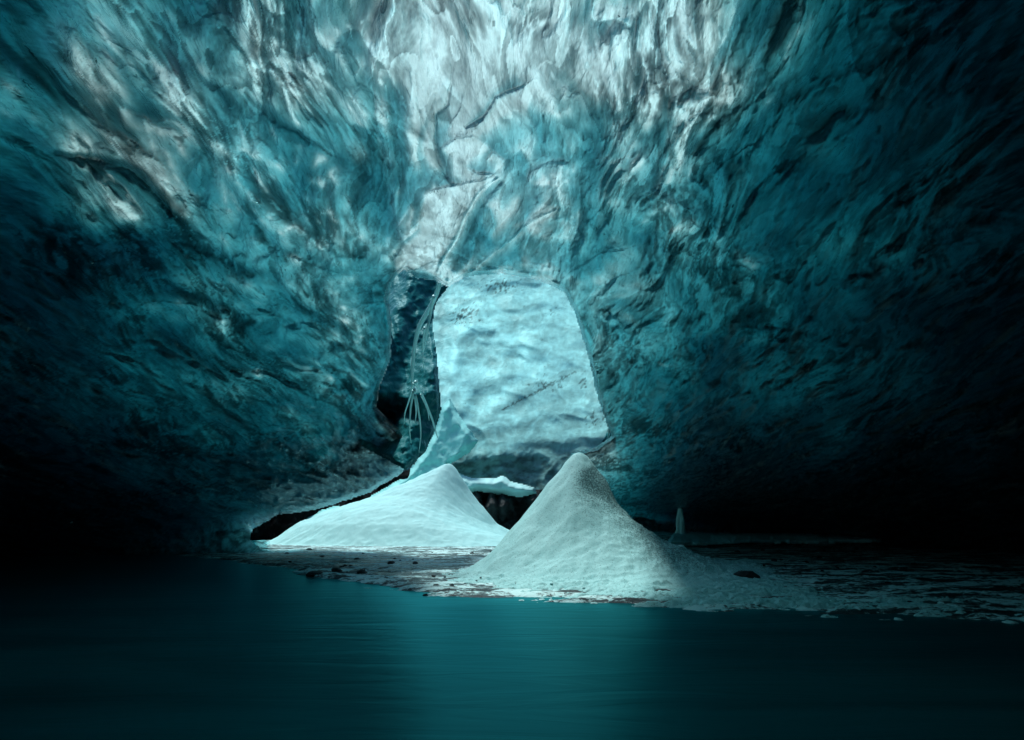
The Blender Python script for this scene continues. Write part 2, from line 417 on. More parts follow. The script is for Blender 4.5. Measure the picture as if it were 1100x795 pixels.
for cx_, cy_, sx_, sy_, a_ in [(690, 462, 50, 22, .75), (640, 500, 50, 16, 1.0), (760, 480, 70, 22, .6), (780, 240, 26, 26, .5), (845, 178, 26, 16, .6), (700, 300, 24, 14, .55),
                               (655, 345, 12, 22, .6), (680, 392, 16, 14, .6), (770, 310, 40, 26, .5), (640, 130, 36, 22, .35), (612, 205, 16, 24, .5), (320, 400, 50, 24, .35), (200, 300, 50, 16, .4),
                               (230, 350, 60, 20, .3), (740, 390, 60, 40, .35), (860, 380, 80, 40, .35), (380, 205, 14, 24, .35), (440, 470, 40, 20, .6)]:
    pa = np.maximum(pa, a_ * gauss(PX, PY, cx_, cy_, sx_, sy_))
milk_shade_v = milk_shade_v * (1 - 0.85 * sstep(0.40, 0.60, pk + 0.75 * pa) * (pa > 0.02))
milk_shade_v = np.clip(milk_shade_v, 0.05, 1)
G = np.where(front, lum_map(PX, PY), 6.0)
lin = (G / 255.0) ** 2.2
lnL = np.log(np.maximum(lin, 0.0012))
side = sstep(560, 900, PX)
# strokes
wv = 3.5 * (1 - 0.5 * calm)
fx = PX + wv * fbm(PX / 22, PY / 22, 0 * PX, 3); fy = PY + wv * fbm(PX / 22, PY / 22, 0 * PX + 5, 3)
mln = np.zeros_like(PX); mb = np.zeros_like(PX)  # crease shade and rim light of the strokes, painted into the colour
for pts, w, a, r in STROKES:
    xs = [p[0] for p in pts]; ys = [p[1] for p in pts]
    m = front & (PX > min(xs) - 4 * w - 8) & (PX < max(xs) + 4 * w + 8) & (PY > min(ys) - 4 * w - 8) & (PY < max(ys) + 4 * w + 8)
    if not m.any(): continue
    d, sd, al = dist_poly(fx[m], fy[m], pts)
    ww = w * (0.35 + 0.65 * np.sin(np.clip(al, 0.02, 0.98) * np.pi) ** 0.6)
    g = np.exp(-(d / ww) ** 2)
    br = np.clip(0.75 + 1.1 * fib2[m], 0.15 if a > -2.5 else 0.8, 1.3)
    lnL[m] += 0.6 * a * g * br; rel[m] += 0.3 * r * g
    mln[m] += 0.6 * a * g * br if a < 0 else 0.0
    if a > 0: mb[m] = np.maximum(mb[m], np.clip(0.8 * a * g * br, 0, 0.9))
STEPS = [  # fold edges: light and dark sides put into thickness and colour
 ([(444, 92), (452, 130), (448, 165), (456, 200)], 0.25, 10),
 ([(470, 96), (462, 118), (452, 140)], 0.25, 8),
 ([(500, 92), (494, 116), (484, 132), (480, 150)], -0.25, 10),
 ([(412, 92), (420, 140), (430, 190), (428, 235)], 0.35, 12),
 ([(420, 92), (428, 150), (438, 200), (440, 240)], -0.25, 8),
 ([(548, 170), (560, 160), (570, 176), (566, 200)], -0.30, 10),
 ([(500, 178), (512, 186), (532, 186)], 0.35, 8),
 ([(576, 92), (566, 120), (576, 146), (570, 176)], 0.25, 14),
 ([(556, 206), (552, 226), (536, 244), (522, 262)], 0.30, 10),
 ([(512, 214), (524, 222), (530, 240), (518, 262)], -0.25, 8),
 ([(500, 250), (510, 262), (504, 282), (492, 300)], 0.30, 8),
 ([(436, 214), (444, 226), (440, 246)], 0.4, 8),
 ([(532, 190), (516, 206), (502, 230), (490, 260), (470, 294)], 0.55, 9),
 ([(424, 294), (422, 276), (432, 260), (450, 246), (452, 228), (458, 208)], -0.45, 10),
 ([(458, 206), (480, 200), (502, 196), (532, 190)], 0.35, 12),
 ([(484, 60), (484, 92), (480, 112), (468, 124), (466, 150), (470, 168), (484, 192)], 0.40, 14),
 ([(575, 84), (560, 92), (532, 104), (522, 122), (512, 134), (498, 138)], -0.40, 16),
 ([(440, 60), (442, 92), (436, 140), (444, 190)], -0.25, 14),
 ([(398, 60), (402, 92), (406, 140), (416, 190), (426, 240), (432, 262)], -0.40, 16),
 ([(472, 160), (490, 148), (510, 146), (524, 156), (530, 170)], 0.30, 12),
 ([(520, 175), (530, 164), (542, 172), (540, 188)], 0.30, 7),
 ([(598, 224), (572, 238), (545, 262), (515, 286), (494, 306)], 0.45, 12),
 ([(540, 262), (545, 245), (560, 236)], -0.2, 10),
 ([(60, 166), (115, 172), (145, 184), (170, 208), (205, 252), (272, 296)], -0.7, 26),
 ([(434, 284), (420, 304), (417, 330), (421, 365), (416, 390), (402, 408), (386, 425), (379, 438)], 0.45, 9),
 ([(712, 136), (690, 165), (664, 200), (640, 232), (612, 252)], -0.30, 20),
 ([(760, 250), (740, 236), (716, 250), (690, 290), (672, 330)], -0.25, 20),
 ([(700, 378), (740, 372), (790, 340), (800, 300)], -0.3, 22),
 ([(128, 340), (165, 322), (205, 326), (250, 350), (275, 372)], 0.5, 14),
 ([(300, 300), (340, 330), (390, 360), (410, 390)], -0.35, 16),
 ([(180, 420), (230, 440), (300, 428), (360, 440)], 0.35, 16),
 ([(215, 480), (300, 455), (370, 470)], 0.35, 14),
 ([(250, 250), (300, 268), (350, 290), (400, 300)], 0.25, 14),
 ([(270, 90), (300, 120), (340, 160), (400, 180)], -0.3, 18),
 ([(92, 130), (140, 150), (190, 190), (240, 250)], 0.3, 16),
 ([(600, 300), (650, 270), (700, 262)], 0.3, 14),
 ([(636, 330), (660, 300), (690, 286), (704, 300)], 0.35, 10),
 ([(648, 380), (675, 350), (710, 330)], 0.3, 12),
]
for pts, a, w in STEPS:
    xs = [p[0] for p in pts]; ys = [p[1] for p in pts]
    m = front & (PX > min(xs) - 4 * w) & (PX < max(xs) + 4 * w) & (PY > min(ys) - 4 * w) & (PY < max(ys) + 4 * w)
    d, sd, al = dist_poly(fx[m], fy[m], pts)
    fade = np.clip(np.minimum(al, 1 - al) * 6, 0, 1)
    g = sd * np.exp(-(d / w) ** 1.3) * fade
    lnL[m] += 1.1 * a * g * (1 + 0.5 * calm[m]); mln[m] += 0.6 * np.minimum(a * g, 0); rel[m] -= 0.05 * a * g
# smooth tongue and glittering facet
for cx_, cy_, sx_, sy_, a_ in [(408, 200, 16, 60, -0.5), (440, 190, 22, 14, -0.3), (505, 262, 12, 26, -0.5), (536, 262, 22, 20, -0.35), (560, 215, 22, 22, -0.2), (470, 190, 12, 8, -0.4), (505, 168, 18, 10, -0.25), (452, 306, 20, 10, -0.3)]:
    lnL += a_ * gauss(PX, PY, cx_, cy_, sx_, sy_) * front
FACET = [(458, 206), (480, 200), (502, 196), (530, 191), (516, 206), (502, 230), (490, 260), (470, 294), (450, 288), (432, 294), (424, 292), (423, 276), (432, 262), (450, 248), (452, 228)]
fs = sstep(3, -3, sdf(fx, fy, FACET)) * front
lnL = lnL * (1 - fs) + fs * (2.2 * math.log(262 / 255))
dl = dl * (1 - 0.7 * fs) + fs * (0.9 * (fib - 0.5) + 0.5 * fib2)
# hollow left of the arch
# rim of the big opening curls back
od = sdf(PX + 1.5 * fbm(PX / 12, PY / 12, 0 * PX, 2), PY + 1.5 * fbm(PX / 12, PY / 12, 0 * PX + 3, 2), HOLE)
od = np.where(front, od, 999)
rel = rel + 1.0 * sstep(5, -1, od) * sstep(300, 345, PX)
RR = Rb + rel
V = np.stack([DX * RR, DY * RR, CAM_Z + DZ * RR], -1)
# ice thickness along the sun's direction, shaped to give the brightness map
L0 = math.log(0.62) + 0.45
T = (L0 - (lnL + 0.62 * dl)) / 1.08
# surface colour: silt and bubble fibres, scallop edges, plus painted glints and fold shade
g2n = ridged(wx * 3.6 + 81, wy * 0.8, wz * 3.6, 3, 0.55); g3n = ridged(wx * 8 + 91, wy * 3.0, wz * 8, 2, 0.5)
gl2 = np.clip(sstep(0.74, 0.86, g2n) * sstep(0.0, 0.3, fbm(wx * 1.4 + 5, wy * 0.5, wz * 1.4, 2)) + 0.9 * sstep(0.80, 0.92, g3n) * sstep(0.1, 0.35, fbm(wx * 0.9 + 95, wy * 0.6, wz * 0.9, 2)), 0, 0.95) * (0.3 + 0.7 * rough)  # sparse glints painted as white lines over slightly thinner ice
edge = 1 - np.clip(np.abs(saw2 - 0.5) * 2, 0, 1)
det = 1.0 * (fib - 0.4) + 1.0 * fib2 + 0.9 * (fine - 0.4) + 0.9 * (saw2 - 0.5) + 0.7 * (saw - 0.5) + 0.6 * crys + 0.8 * (scal2 - 0.3) + 1.6 * glint * gmask
zone = sstep(-0.35, 0.35, fbm(wx * 0.8 + 51, wy * 0.3, wz * 0.8, 2))
rr_ = (0.35 + 0.65 * rough) * (0.45 + 0.85 * zone)
foldn = fbm(wx * 1.25 + 61, wy * 0.24, wz * 1.25, 4, 0.6)
fold_dark = sstep(0.12, 0.42, foldn) - 0.5 * sstep(0.42, 0.46, foldn)  # black shade lines of the folds, painted into the colour
glassy = sstep(-0.12, -0.5, fbm(wx * 1.0 + 71, wy * 0.2, wz * 1.0, 3))
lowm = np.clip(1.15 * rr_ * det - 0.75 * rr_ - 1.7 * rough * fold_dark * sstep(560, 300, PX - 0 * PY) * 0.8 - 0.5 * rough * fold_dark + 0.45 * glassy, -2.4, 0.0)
T = T - 0.42 * rr_; milk_shade_v = milk_shade_v * np.exp(lowm + np.clip(mln, -2.6, 0)); milk_shade_v = milk_shade_v * (1 - mb) + 0.97 * mb
milk_shade_v = milk_shade_v * (1 - gl2) + 1.0 * gl2; T = T - 0.5 * gl2
grey = 0.62 * sstep(150, 60, PY) * (0.35 + 0.65 * np.exp(-((PX - 470) / 110) ** 2)) + 0.8 * gauss(PX, PY, 150, 130, 100, 80) + 0.5 * gauss(PX, PY, 110, 230, 60, 25) + 0.4 * gauss(PX, PY, 720, 120, 60, 50) + 0.05  # milky ice and the sheen of reflected sky, both put into the colour
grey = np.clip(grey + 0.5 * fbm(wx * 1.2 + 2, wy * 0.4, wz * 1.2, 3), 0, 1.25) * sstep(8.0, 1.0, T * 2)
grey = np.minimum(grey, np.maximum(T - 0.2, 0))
T = T - grey; milk_shade_v = milk_shade_v * np.exp(-1.04 * grey)
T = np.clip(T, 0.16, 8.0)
T = np.where(front, T, 7.0)
dirv = np.stack([DX, DY, DZ], -1)
w = sstep(5, 1, od) * sstep(565, 600, PX)
bel = sstep(455, 480, PY) * sstep(575, 590, PX) * sstep(150, 100, od) * front
w = np.maximum(w, bel)[..., None]
T = T * (1 + 3.0 * bel)
lean = np.stack([0.30 * np.tanh(V[..., 0] / 2.0), 0 * T + 0.15, 0 * T + 0.95], -1)
w2 = sstep(110, 50, od)[..., None]
ext = S[None, None, :] * (1 - w2) + lean * w2
ext = ext * (1 - w) + dirv * w
ext /= np.linalg.norm(ext, axis=-1, keepdims=True)
lowr = (sstep(400, 490, PY) * sstep(8, 30, od) * (1 - bel))[..., None]
ext = ext * (1 - lowr) + (ext + dirv) * 0.9 * lowr * 1.7
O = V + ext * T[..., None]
oc = (od[:-1, :-1] + od[1:, :-1] + od[:-1, 1:] + od[1:, 1:]) / 4
keep = oc > 0
# the way out of the cave, behind the photographer on the left
azc = np.degrees((AZ[:-1, :-1] + AZ[1:, 1:]) / 2); elc = np.degrees((EL[:-1, :-1] + EL[1:, 1:]) / 2)
keep &= ~((azc < -115) & (azc > -150) & (elc < 18))
nr, nc = AZ.shape
f = grid_faces(nr, nc, keep)
vf, ff, used = compact(V.reshape(-1, 3), f)
of = O.reshape(-1, 3)[used]
v, f2, flag = shell(vf, of, ff)
mk_ = milk_shade_v.reshape(-1)[used]
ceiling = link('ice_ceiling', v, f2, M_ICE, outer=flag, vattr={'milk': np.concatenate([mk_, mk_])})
tag(ceiling, 'scalloped translucent blue glacier ice arching over the whole cave', kind='structure')

# ------------------------------------------------------------------ bright wall of the chamber beyond the arch
px = np.linspace(200, 690, 440); py = np.linspace(585, 215, 330)
WX, WY = np.meshgrid(px, py)
dep = 33.5 + 14.0 * sstep(500, 200, WY) + 0.0 * WX
base = at(WX, WY, 1.0)
def wall_surface():
    a, b = ray(WX, WY)
    y = dep.copy()
    P = np.stack([a * y, y, CAM_Z + b * y], -1)
    n1 = fbm(P[..., 0] * .3, P[..., 1] * .3, P[..., 2] * .3, 2); sc1 = np.abs(perlin(P[..., 0] * .45 + n1, P[..., 1] * .4, P[..., 2] * .45 + n1))
    sc2 = np.abs(perlin(P[..., 0] * 1.1 + n1 * 2, P[..., 1] * 1.1, P[..., 2] * 1.1))
    y = y - 0.6 * n1 + 0.22 * sc1 + 0.03 * sc2 + 0.012 * ridged(P[..., 0] * 2.5, P[..., 1] * 2.5, P[..., 2] * 2.5, 3)
    def st(pts, w, r):
        d, _, al = dist_poly(WX, WY, pts); return r * np.exp(-(d / w) ** 2)
    # arched alcove on the left, diagonal crack, ledges
    y += 0.3 * np.exp(-((WX - 520) / 24) ** 2 - ((WY - 385) / 22) ** 2)
    y += 1.0 * np.exp(-((WX - 515) / 18) ** 2 - ((WY - 432) / 18) ** 2)
    y -= st([(487, 400), (490, 365), (510, 352), (535, 352), (548, 370)], 9, 0.35)
    y -= st([(498, 440), (505, 418), (530, 408), (560, 402)], 9, 0.3)
    y -= st([(530, 438), (556, 424), (578, 412)], 9, 0.25)
    y -= st([(545, 300), (560, 340), (578, 372), (600, 390)], 12, 0.4)
    y -= st([(470, 500), (520, 488), (560, 474), (620, 474), (660, 470)], 12, 0.25)
    y -= 0.3 * ridged(P[..., 0] * .6, P[..., 1] * .6, P[..., 2] * .6, 3) * sstep(478, 492, WY)
    return np.stack([a * y, y, CAM_Z + b * y], -1)
VW = wall_surface()
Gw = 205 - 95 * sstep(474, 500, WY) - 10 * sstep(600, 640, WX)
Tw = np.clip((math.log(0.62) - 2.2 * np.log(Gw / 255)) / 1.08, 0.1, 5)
f = grid_faces(*WX.shape)
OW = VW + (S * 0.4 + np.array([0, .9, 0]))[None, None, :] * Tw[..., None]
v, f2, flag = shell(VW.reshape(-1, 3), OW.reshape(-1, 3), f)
nz1 = fbm(WX / 5, WY / 5, 0 * WX, 4, 0.7); nz2 = fbm(WX / 30, WY / 14, 0 * WX, 3)
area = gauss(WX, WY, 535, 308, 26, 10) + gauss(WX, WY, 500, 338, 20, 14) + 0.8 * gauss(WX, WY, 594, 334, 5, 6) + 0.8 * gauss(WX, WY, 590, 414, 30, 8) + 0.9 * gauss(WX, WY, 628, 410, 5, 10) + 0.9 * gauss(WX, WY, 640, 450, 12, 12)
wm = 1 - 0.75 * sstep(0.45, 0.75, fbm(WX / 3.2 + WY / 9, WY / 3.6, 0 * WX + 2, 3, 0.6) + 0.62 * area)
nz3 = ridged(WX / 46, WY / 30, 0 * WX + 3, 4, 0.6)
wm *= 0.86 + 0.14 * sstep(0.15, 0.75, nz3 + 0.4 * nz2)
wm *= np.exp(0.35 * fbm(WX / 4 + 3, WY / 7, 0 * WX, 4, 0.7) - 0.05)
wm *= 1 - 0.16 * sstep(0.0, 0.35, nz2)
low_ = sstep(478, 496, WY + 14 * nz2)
wm *= 1 - low_ * (0.25 + 0.42 * sstep(-0.1, 0.25, fbm(WX / 16, WY / 7, 0 * WX + 8, 4, 0.65)))  # shade of the overhanging foot painted as darker ice
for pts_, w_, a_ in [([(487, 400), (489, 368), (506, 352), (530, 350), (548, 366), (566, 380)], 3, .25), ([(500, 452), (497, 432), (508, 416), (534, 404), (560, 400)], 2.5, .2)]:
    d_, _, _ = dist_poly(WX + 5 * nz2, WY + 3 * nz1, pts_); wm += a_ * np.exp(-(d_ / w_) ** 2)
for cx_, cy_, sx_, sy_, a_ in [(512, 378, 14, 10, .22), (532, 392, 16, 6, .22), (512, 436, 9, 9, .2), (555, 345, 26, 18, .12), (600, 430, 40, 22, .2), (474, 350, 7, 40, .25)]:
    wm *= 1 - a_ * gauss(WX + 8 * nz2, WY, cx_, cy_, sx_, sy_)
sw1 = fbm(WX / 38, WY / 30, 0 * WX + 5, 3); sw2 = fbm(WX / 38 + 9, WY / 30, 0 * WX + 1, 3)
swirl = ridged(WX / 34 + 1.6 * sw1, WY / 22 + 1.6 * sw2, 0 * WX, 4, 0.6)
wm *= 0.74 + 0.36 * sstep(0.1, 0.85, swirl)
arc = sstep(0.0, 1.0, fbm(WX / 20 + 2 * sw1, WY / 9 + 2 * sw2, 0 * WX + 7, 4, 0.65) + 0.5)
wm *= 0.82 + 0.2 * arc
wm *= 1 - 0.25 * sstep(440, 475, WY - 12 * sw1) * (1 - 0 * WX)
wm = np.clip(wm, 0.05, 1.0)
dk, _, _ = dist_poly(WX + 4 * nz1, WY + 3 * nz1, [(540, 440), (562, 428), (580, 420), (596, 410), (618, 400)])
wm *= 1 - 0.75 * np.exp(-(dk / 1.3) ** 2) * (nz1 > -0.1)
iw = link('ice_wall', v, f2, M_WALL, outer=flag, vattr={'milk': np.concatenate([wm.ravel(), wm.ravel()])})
tag(iw, 'pale turquoise sunlit ice wall seen through the arch behind both snow cones', 'ice wall')

# ------------------------------------------------------------------ ground, snow and water
def axis(lo_, hi_, c, half, step, grow=1.09):
    core = list(np.arange(c - half, c + half, step)); a = core[-1]; s_ = step; up = []
    while a < hi_: s_ *= grow; a += s_; up.append(a)
    a = core[0]; s_ = step; dn = []
    while a > lo_: s_ *= grow; a -= s_; dn.append(a)
    return np.array(dn[::-1] + core + up)
gx = axis(-300, 300, 0, 12, 0.055)
gy = np.concatenate([-np.geomspace(200, 2, 20), np.linspace(-1.8, 6.9, 20), np.arange(7, 15, 0.05), np.arange(15, 22, 0.09), np.arange(22, 36, 0.2), np.geomspace(36.3, 500, 30)])
GX, GY = np.meshgrid(gx, gy)
SHORE = [(-300, 575), (60, 590), (200, 598), (300, 612), (400, 633), (460, 640), (520, 643), (600, 648), (700, 655), (800, 658), (900, 664), (1010, 668), (1400, 690)]
sh = [ground_at(np.array(a), np.array(b)) for a, b in SHORE]
shx = np.array([float(a) for a, b in sh]); shy = np.array([float(b) for a, b in sh])
o_ = np.argsort(shx); shx = shx[o_]; shy = shy[o_]
def ground_h(x, y):
    s_ = np.interp(x, shx, shy)
    d = y - s_ + 1.25 * fbm(x * 0.6, y * 1.5, 0 * x, 6, 0.66)
    h = np.where(d > 0, 0.05 + 0.02 * np.minimum(d, 3), 0.06 * d) 
    h = np.where(d > 0, h * sstep(0, 0.6, d), np.maximum(h, -0.5))
    r = ridged(x * 0.8, y * 2.4, 0 * x, 4, 0.6)
    g = np.where(d > -0.3, 1, 0.3) * sstep(60, 30, np.abs(y))
    h = h + g * (0.05 * (r - 0.45) + 0.03 * fbm(x * 3, y * 5, 0 * x, 4, 0.7))
    # low bank along the far right
    h = h + 0.38 * sstep(24.5, 25.6, y + 0.5 * fbm(x * 0.5, y * 0, 0 * x, 2)) * sstep(3, 5, x) * sstep(60, 50, y)
    return h
GH = ground_h(GX, GY)
def ground_mat():
    m, nt, out = mat('frosted_gravel'); L = nt.links.new
    p = N(nt, 'ShaderNodeBsdfPrincipled')
    v = coords(nt, (0.55, 1.6, 1)); v2 = coords(nt, (1, 1.5, 1))
    f1 = ntex(nt, v, 1.5, 8, 0.68, 0.6); f2 = ntex(nt, v2, 9, 6, 0.7, 0.3)
    ad = N(nt, 'ShaderNodeMath', operation='MULTIPLY_ADD'); L(f2, ad.inputs[0]); ad.inputs[1].default_value = 0.5; L(f1, ad.inputs[2])
    fr = ramp(nt, ad.outputs[0], [(0.73, 0.0), (0.80, 1.0)])
    c = mixc(nt, fr, mixc(nt, ntex(nt, v2, 40, 4), (0.005, 0.016, 0.019), (0.025, 0.052, 0.056)), (0.50, 0.80, 0.80))
    L(c, p.inputs['Base Color'])
    L(ramp(nt, fr, [(0.0, 0.35), (1.0, 0.7)]), p.inputs['Roughness'])
    bp = N(nt, 'ShaderNodeBump', i_Strength=1.0, i_Distance=0.08); L(ad.outputs[0], bp.inputs['Height']); L(bp.outputs[0], p.inputs['Normal'])
    L(p.outputs[0], out.inputs[0]); return m
ground = link('ground', np.stack([GX, GY, GH], -1).reshape(-1, 3), grid_faces(*GX.shape), ground_mat())
tag(ground, 'dark gravel floor of the cave streaked with frost', kind='structure')

def water_mat():
    m, nt, out = mat('meltwater'); L = nt.links.new
    v = coords(nt, (0.35, 1.6, 1))
    bp = N(nt, 'ShaderNodeBump', i_Strength=0.14, i_Distance=0.05); L(ntex(nt, v, 1.6, 3, 0.5, 1.5), bp.inputs['Height'])
    d = N(nt, 'ShaderNodeBsdfDiffuse')
    L(mixc(nt, ramp(nt, ntex(nt, coords(nt, (0.25, 1.0, 1)), 0.55, 4, 0.55, 1.2), [(0.35, 0.0), (0.7, 1.0)]), (0.0005, 0.022, 0.027), (0.002, 0.07, 0.082)), d.inputs[0])
    g = N(nt, 'ShaderNodeBsdfGlossy', i_Roughness=0.30); g.inputs[0].default_value = (0.10, 0.66, 0.72, 1); L(bp.outputs[0], g.inputs['Normal'])
    fr = N(nt, 'ShaderNodeFresnel', i_IOR=1.33); L(bp.outputs[0], fr.inputs['Normal'])
    mx = N(nt, 'ShaderNodeMixShader'); L(fr.outputs[0], mx.inputs[0]); L(d.outputs[0], mx.inputs[1]); L(g.outputs[0], mx.inputs[2])
    L(mx.outputs[0], out.inputs[0]); return m
wxs = np.linspace(-60, 60, 121); wys = np.linspace(-20, 22, 85)
QX, QY = np.meshgrid(wxs, wys)
water = link('water', np.stack([QX, QY, 0 * QX + 0.02], -1).reshape(-1, 3), grid_faces(*QX.shape), water_mat())
tag(water, 'smooth dark teal meltwater in the foreground', kind='structure')

def snow_mat(name, dirt_c=None):
    m, nt, out = mat(name); L = nt.links.new
    p = N(nt, 'ShaderNodeBsdfPrincipled', i_Roughness=0.65); p.inputs['Specular IOR Level'].default_value = 0.3
    v = coords(nt, (1, 1, 1))
    n1 = ntex(nt, v, 45, 4, 0.75); n2 = ntex(nt, v, 2.2, 4, 0.6)
    bp = N(nt, 'ShaderNodeBump', i_Strength=0.35, i_Distance=0.03); L(n1, bp.inputs['Height'])
    L(bp.outputs[0], p.inputs['Normal'])
    k_ = 0.9 if dirt_c else 1.08
    c = mixc(nt, n2, tuple(k_ * q_ for q_ in (0.31, 0.66, 0.67)), tuple(k_ * q_ for q_ in (0.37, 0.71, 0.71)))
    if dirt_c:
        am = N(nt, 'ShaderNodeAttribute', attribute_name='debris')
        gr = N(nt, 'ShaderNodeMath', operation='MULTIPLY_ADD'); L(ntex(nt, v, 38, 4, 0.85), gr.inputs[0]); gr.inputs[1].default_value = 7.0; gr.inputs[2].default_value = -3.5
        ad = N(nt, 'ShaderNodeMath', operation='ADD'); L(am.outputs['Fac'], ad.inputs[0]); L(gr.outputs[0], ad.inputs[1])
        c = mixc(nt, ramp(nt, ad.outputs[0], [(0.45, 0.0), (0.85, 1.0)]), c, (0.05, 0.14, 0.15))
    L(c, p.inputs['Base Color']); L(p.outputs[0], out.inputs[0]); return m

# near cone
nb = ground_at(np.array(624.0), np.array(606.0)); NCX, NCY = float(nb[0]), 12.9
apex = at(625.0, 492.0, NCY); NCX = float(apex[0]); NCH = float(apex[2])
def prof(r, xs, hs):
    # smooth interpolation of a measured profile
    g = np.linspace(0, max(xs) * 1.2, 400); h = np.interp(g, xs, hs)
    kk = np.exp(-(np.arange(-12, 13) / 5.0) ** 2); kk /= kk.sum()
    hp = np.concatenate([h[12:0:-1], h, h[-12:]]); h = np.convolve(hp, kk, 'valid')
    return np.interp(r, g, h, right=0.0)
def two_sided(dx, dy, L_, R_, sy, mpx, H):
    rr = np.hypot(dx, dy * sy); ux = dx / np.maximum(rr, 1e-6); w_ = sstep(-0.45, 0.95, ux)
    s1 = H / L_[1][0]
    return prof(rr / mpx, *L_) * s1 * (1 - w_) + prof(rr / mpx, *R_) * s1 * w_
NEAR_L = ([0, 7, 16, 39, 70, 100, 122, 134], [132, 129, 119, 91, 53, 22, 6, 0])
NEAR_R = ([0, 6, 12, 25, 36, 52, 70, 92, 112, 150, 195], [132, 129, 120.5, 99, 78.6, 60.5, 47, 34, 24, 9, 0])
def near_snow(x, y):
    dx, dy = x - NCX, y - NCY
    dx = dx + 0.16 * fbm(x * 0.9, y * 0.9, 0 * x, 3); dy = dy + 0.14 * fbm(x * 0.9 + 9, y * 0.9, 0 * x, 3)
    c = two_sided(dx, dy, NEAR_L, NEAR_R, 1.5, 0.0200, NCH)
    ux = dx / np.maximum(np.hypot(dx, dy), 1e-6)
    on = sstep(0.0, 0.25, c)
    c = c + on * (0.012 * fbm(x * 2.5, y * 2.5, 0 * x, 4, 0.6) - 0.07 * sstep(0.2, 0.7, ux) * np.abs(perlin(x * 2.4, y * 2.4, 0 * x)) + 0.02 * fbm(x * 14, y * 14, 0 * x, 2) * sstep(0.1, 0.7, ux))
    # little heaps and slides round the foot
    low = sstep(0.02, 0.1, c) * sstep(0.7, 0.2, c)
    c = c + low * 0.07 * np.maximum(0, fbm(x * 2.6 + 4, y * 3.4, 0 * x, 3, 0.6)) 
    return np.where(c > 0.015, c, -0.01)
def apron(x, y):
    # thin snow spreading to the right and to the front of the near cone
    PXg, PYg = project(x, y, 0 * x)
    A = [(480, 628), (560, 606), (640, 585), (735, 578), (780, 594), (812, 604), (850, 628), (900, 644), (1040, 648), (1040, 668), (880, 664), (760, 660), (640, 648), (560, 640), (500, 634)]
    d = sdf(PXg, PYg, A)
    n = fbm(x * 1.1, y * 3.4, 0 * x, 6, 0.72); q = np.hypot(x - NCX, (y - NCY) * 1.3)
    far = sstep(720, 1010, PXg)
    h = 0.09 * sstep(6, -12, d) - 0.066 - 0.02 * far + n * (0.19 + 0.04 * far) + 0.06 * sstep(3.5, 2.4, q)
    # long cracks
    for pts in ([(572, 621), (600, 626), (640, 631), (690, 634)], [(706, 641), (740, 636), (768, 633)], [(586, 616), (594, 614)], [(712, 626), (722, 626)]):
        dd, _, al = dist_poly(PXg, PYg + 2 * fbm(x * 2, y * 2, 0 * x, 2), pts)
        h = h - 0.12 * np.exp(-(dd / 1.8) ** 2)
    return np.where(d < 8, h, -1)
def snow_mesh(name, hfun, material, x0, x1, y0, y1, nx, ny, eps=0.004, debris=None):
    a = np.linspace(x0, x1, nx); b = np.linspace(y0, y1, ny); A, B = np.meshgrid(a, b)
    h = hfun(A, B); g = ground_h(A, B)
    z = g + np.maximum(h, -0.02)
    kp = (h > eps); kp = kp[:-1, :-1] | kp[1:, :-1] | kp[:-1, 1:] | kp[1:, 1:]
    f_ = grid_faces(ny, nx, kp)
    vv, f_, us = compact(np.stack([A, B, z], -1).reshape(-1, 3), f_)
    # closed underneath
    low = vv.copy(); low[:, 2] = ground_h(vv[:, 0], vv[:, 1]) - 0.15
    v_, f3, _ = shell(vv, low, f_)
    va = None
    if debris:
        dv = debris(v_[:, 0], v_[:, 1], v_[:, 2]); va = {'debris': dv}
    return link(name, v_, f3, material, vattr=va)
M_SNOW = snow_mat('snow'); M_SNOWD = snow_mat('dusted_snow', (NCX, NCY, 1.35))
def near_debris(x, y, z):
    PXg, PYg = project(x, y, z)
    # dark speckles: thick just under the tip, thinning down the right flank
    t = (PYg - 500) / 80.0
    ux = x - NCX
    a = 1.1 * np.exp(-((PYg - 518) / 20) ** 2) * sstep(-0.45, 0.25, ux) + 0.3 * np.exp(-((PYg - 530) / 32) ** 2) * sstep(-0.8, 0.5, ux) + 0.75 * sstep(0.0, 1.0, ux - 0.55 * (2.3 - z) + 0.35) * sstep(0.05, 0.6, z)
    a = a - 0.9 * sstep(506, 498, PYg) + 0.25 * fbm(x * 2, y * 2, z * 2, 3) * (a > 0.1)
    return np.clip(a, 0, 1.0) * (z > 0.12) - 0.1
sm1 = snow_mesh('snow_cone', lambda x, y: np.maximum(near_snow(x, y), apron(x, y)), M_SNOWD, -2.2, 9, 8.0, 16.5, 620, 520,
    debris=lambda x, y, z: near_debris(x, y, z))
tag(sm1, 'nearer pointed snow cone with a dark speckled top and snow spilling to the right', 'snow cone', 'snow cones on the cave floor')
